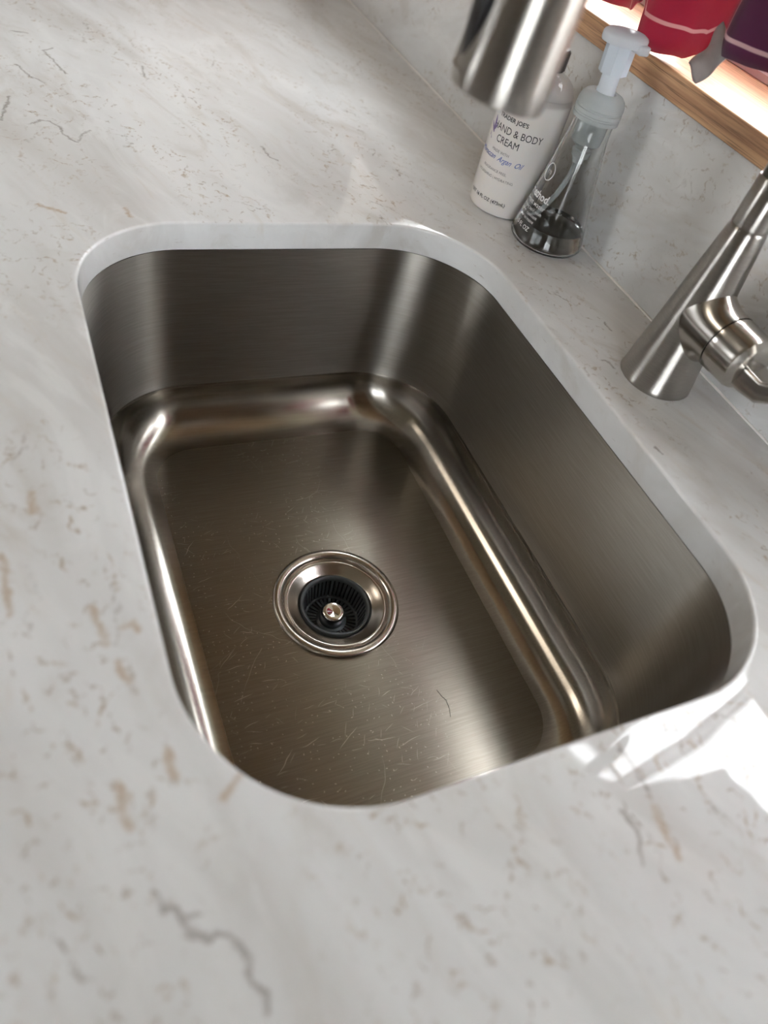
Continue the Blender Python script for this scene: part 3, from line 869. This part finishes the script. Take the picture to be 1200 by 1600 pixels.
BOT = [(-.46, .20), (-.40, .186), (-.34, .181), (-.316, .1805), (-.290, .184), (-.272, .194), (-.262, .200), (-.256, .196), (-.249, .1722), (-.228, .1715), (-.207, .1755), (-.188, .184), (-.181, .192), (-.175, .198), (-.155, .196), (-.127, .198), (-.10, .201), (-.05, .21),
       (.02, .235), (.09, .30), (.14, .345), (.155, .36), (.170, .42), (.212, .43), (.230, .33), (.250, .25), (.275, .235), (.30, .24), (.33, .255), (.36, .24), (.45, .24)]
def curtain(xa, xb, rod, cur):
    nx, nz = int(300 * (xb - xa)), 30
    vs = []; fs = []; uvs = []
    for i in range(nx):
        u = i / (nx - 1); x = xa + (xb - xa) * u
        zb = interp(BOT, x)
        for j in range(nz):
            f = j / (nz - 1)
            z = zb + (rod - zb) * f
            fold = math.sin(x * 62 + .8 + .4 * math.sin(x * 17)) * .010 * (1 - .5 * f) + math.sin(x * 140 + f * 2) * .002
            hem = -.004 * math.exp(-f * 30)
            vs.append((x + .004 * math.sin(z * 21 + x * 9), .330 + fold - hem - .032 * (1 - f), z)); uvs.append((x, z - zb * .6 - .07))
    for i in range(nx - 1):
        for j in range(nz - 1):
            fs.append((i*nz+j, (i+1)*nz+j, (i+1)*nz+j+1, i*nz+j+1))
    o = mesh('curtain_cloth', vs, fs, CM, cur, True)
    ul = o.data.uv_layers.new(name='UVMap')
    for p in o.data.polygons:
        for li in p.loop_indices: ul.data[li].uv = uvs[o.data.loops[li].vertex_index]
    md = o.modifiers.new('thick', 'SOLIDIFY'); md.thickness = .0012
    return o
ROD = .44
cur = empty('window_curtain', (0.0, .348, ROD), 'red plaid cloth curtain hanging low over the oak window sill', 'curtain')
curtain(-.43, .118, ROD, cur)
cur2 = empty('window_curtain', (.27, .348, .69), 'longer red plaid cloth panel hanging at the right end of the window', 'curtain')
curtain(.128, .41, .69, cur2)
tube('curtain_rod', [(.120, .330, .693), (.418, .330, .693)], .004, M['vinyl'], cur2, 12)
tube('curtain_rod', [(-.84, .330, ROD + .004), (.46, .330, ROD + .004)], .005, M['vinyl'], cur, 16)
for x in (-.84, .445): box('rod_bracket', (x, .3118, ROD - .004), (x + .015, .338, ROD + .012), M['vinyl'], cur)

# translucent grey strip hanging by the curtain's hem
def strip():
    t = NT('translucent_grey_film')
    n = t.noise(t.pos(), 90, 3, .6)
    t.principled(Base_Color=t.mix(n, (.30, .28, .28), (.42, .39, .385)), Roughness=.45, Transmission_Weight=.25, IOR=1.3)
    top = Vector((-.1559, .300, .2052)); bot = Vector((-.1689, .298, .1752))
    d = bot - top; L = d.length; d.normalize(); w = Vector((1, -.25, -.25)); w = (w - d * w.dot(d)).normalized(); nn = d.cross(w)
    vs = []; fs = []; R_, C_ = 16, 9
    for i in range(R_):
        f = i / (R_ - 1)
        hw = .0190 - .0095 * f + .0012 * math.sin(f * 9)
        for j in range(C_):
            s = -1 + 2 * j / (C_ - 1)
            vs.append(top + d * (L * f + .0016 * math.sin(s * 3) * f) + w * hw * s + nn * (.0022 * math.sin(s * 2.2 + f * 3) + .0016 * math.sin(f * 8)))
    for i in range(R_ - 1):
        for j in range(C_ - 1): fs.append((i*C_+j, (i+1)*C_+j, (i+1)*C_+j+1, i*C_+j+1))
    o = mesh('plastic_strip', vs, fs, t.m, None, True)
    md = o.modifiers.new('thick', 'SOLIDIFY'); md.thickness = .0006
    return o
tag(strip(), 'crumpled translucent grey plastic strip dangling from the hem of the red curtain', 'strip')

# upper cabinets: one on each side of the window, one added unseen above it to darken reflections
def upper(x0, x1, z0, z1, label, doors):
    uc = empty('upper_cabinet', ((x0 + x1) / 2, .15, z0), label, 'cabinet')
    box('cabinet_body', (x0, .0, z0), (x1, WY + .0115, z1), M['cabinet_light'], uc, .002)
    w = (x1 - x0 - .01) / doors
    for k in range(doors):
        a = x0 + .005 + w * k
        box('cabinet_door', (a + .002, -.02, z0 + .008), (a + w - .002, -.0005, z1 - .008), M['cabinet_light'], uc, .004)
upper(XL + .005, -.862, .45, ZC - .002, 'brown wooden upper cabinet on the back wall left of the window', 3)
upper(-.860, .500, .74, ZC - .002, 'added unseen brown cabinet block above the window, darkening reflections in the sink', 4)  # added out of view so its brown underside reflects in the bowl floor
upper(.502, 1.2, .45, ZC - .002, 'brown wooden upper cabinet on the back wall right of the window', 2)
ag = empty('added_dark_box', (-1.4, .15, .001), 'added unseen brown box on the left end of the countertop, darkening the far corner', 'cabinet')  # invented box out of view, shades and darkens the far counter and backsplash
box('cabinet_body', (XL + .01, .02, .001), (-1.0, WY - .001, .446), M['cabinet_light'], ag, .002)
for x in (XL + .015, -1.448): box('cabinet_door', (x, .0, .006), (x + .443, .0195, .440), M['cabinet_light'], ag, .003)
lamp = empty('ceiling_lamp', (-.9, -1.1, ZC), 'square ceiling lamp fixed above the kitchen floor', 'lamp')
box('lamp_housing', (-1.2, -1.4, ZC - .05), (-.6, -.8, ZC - .0005), M['vinyl'], lamp, .004)
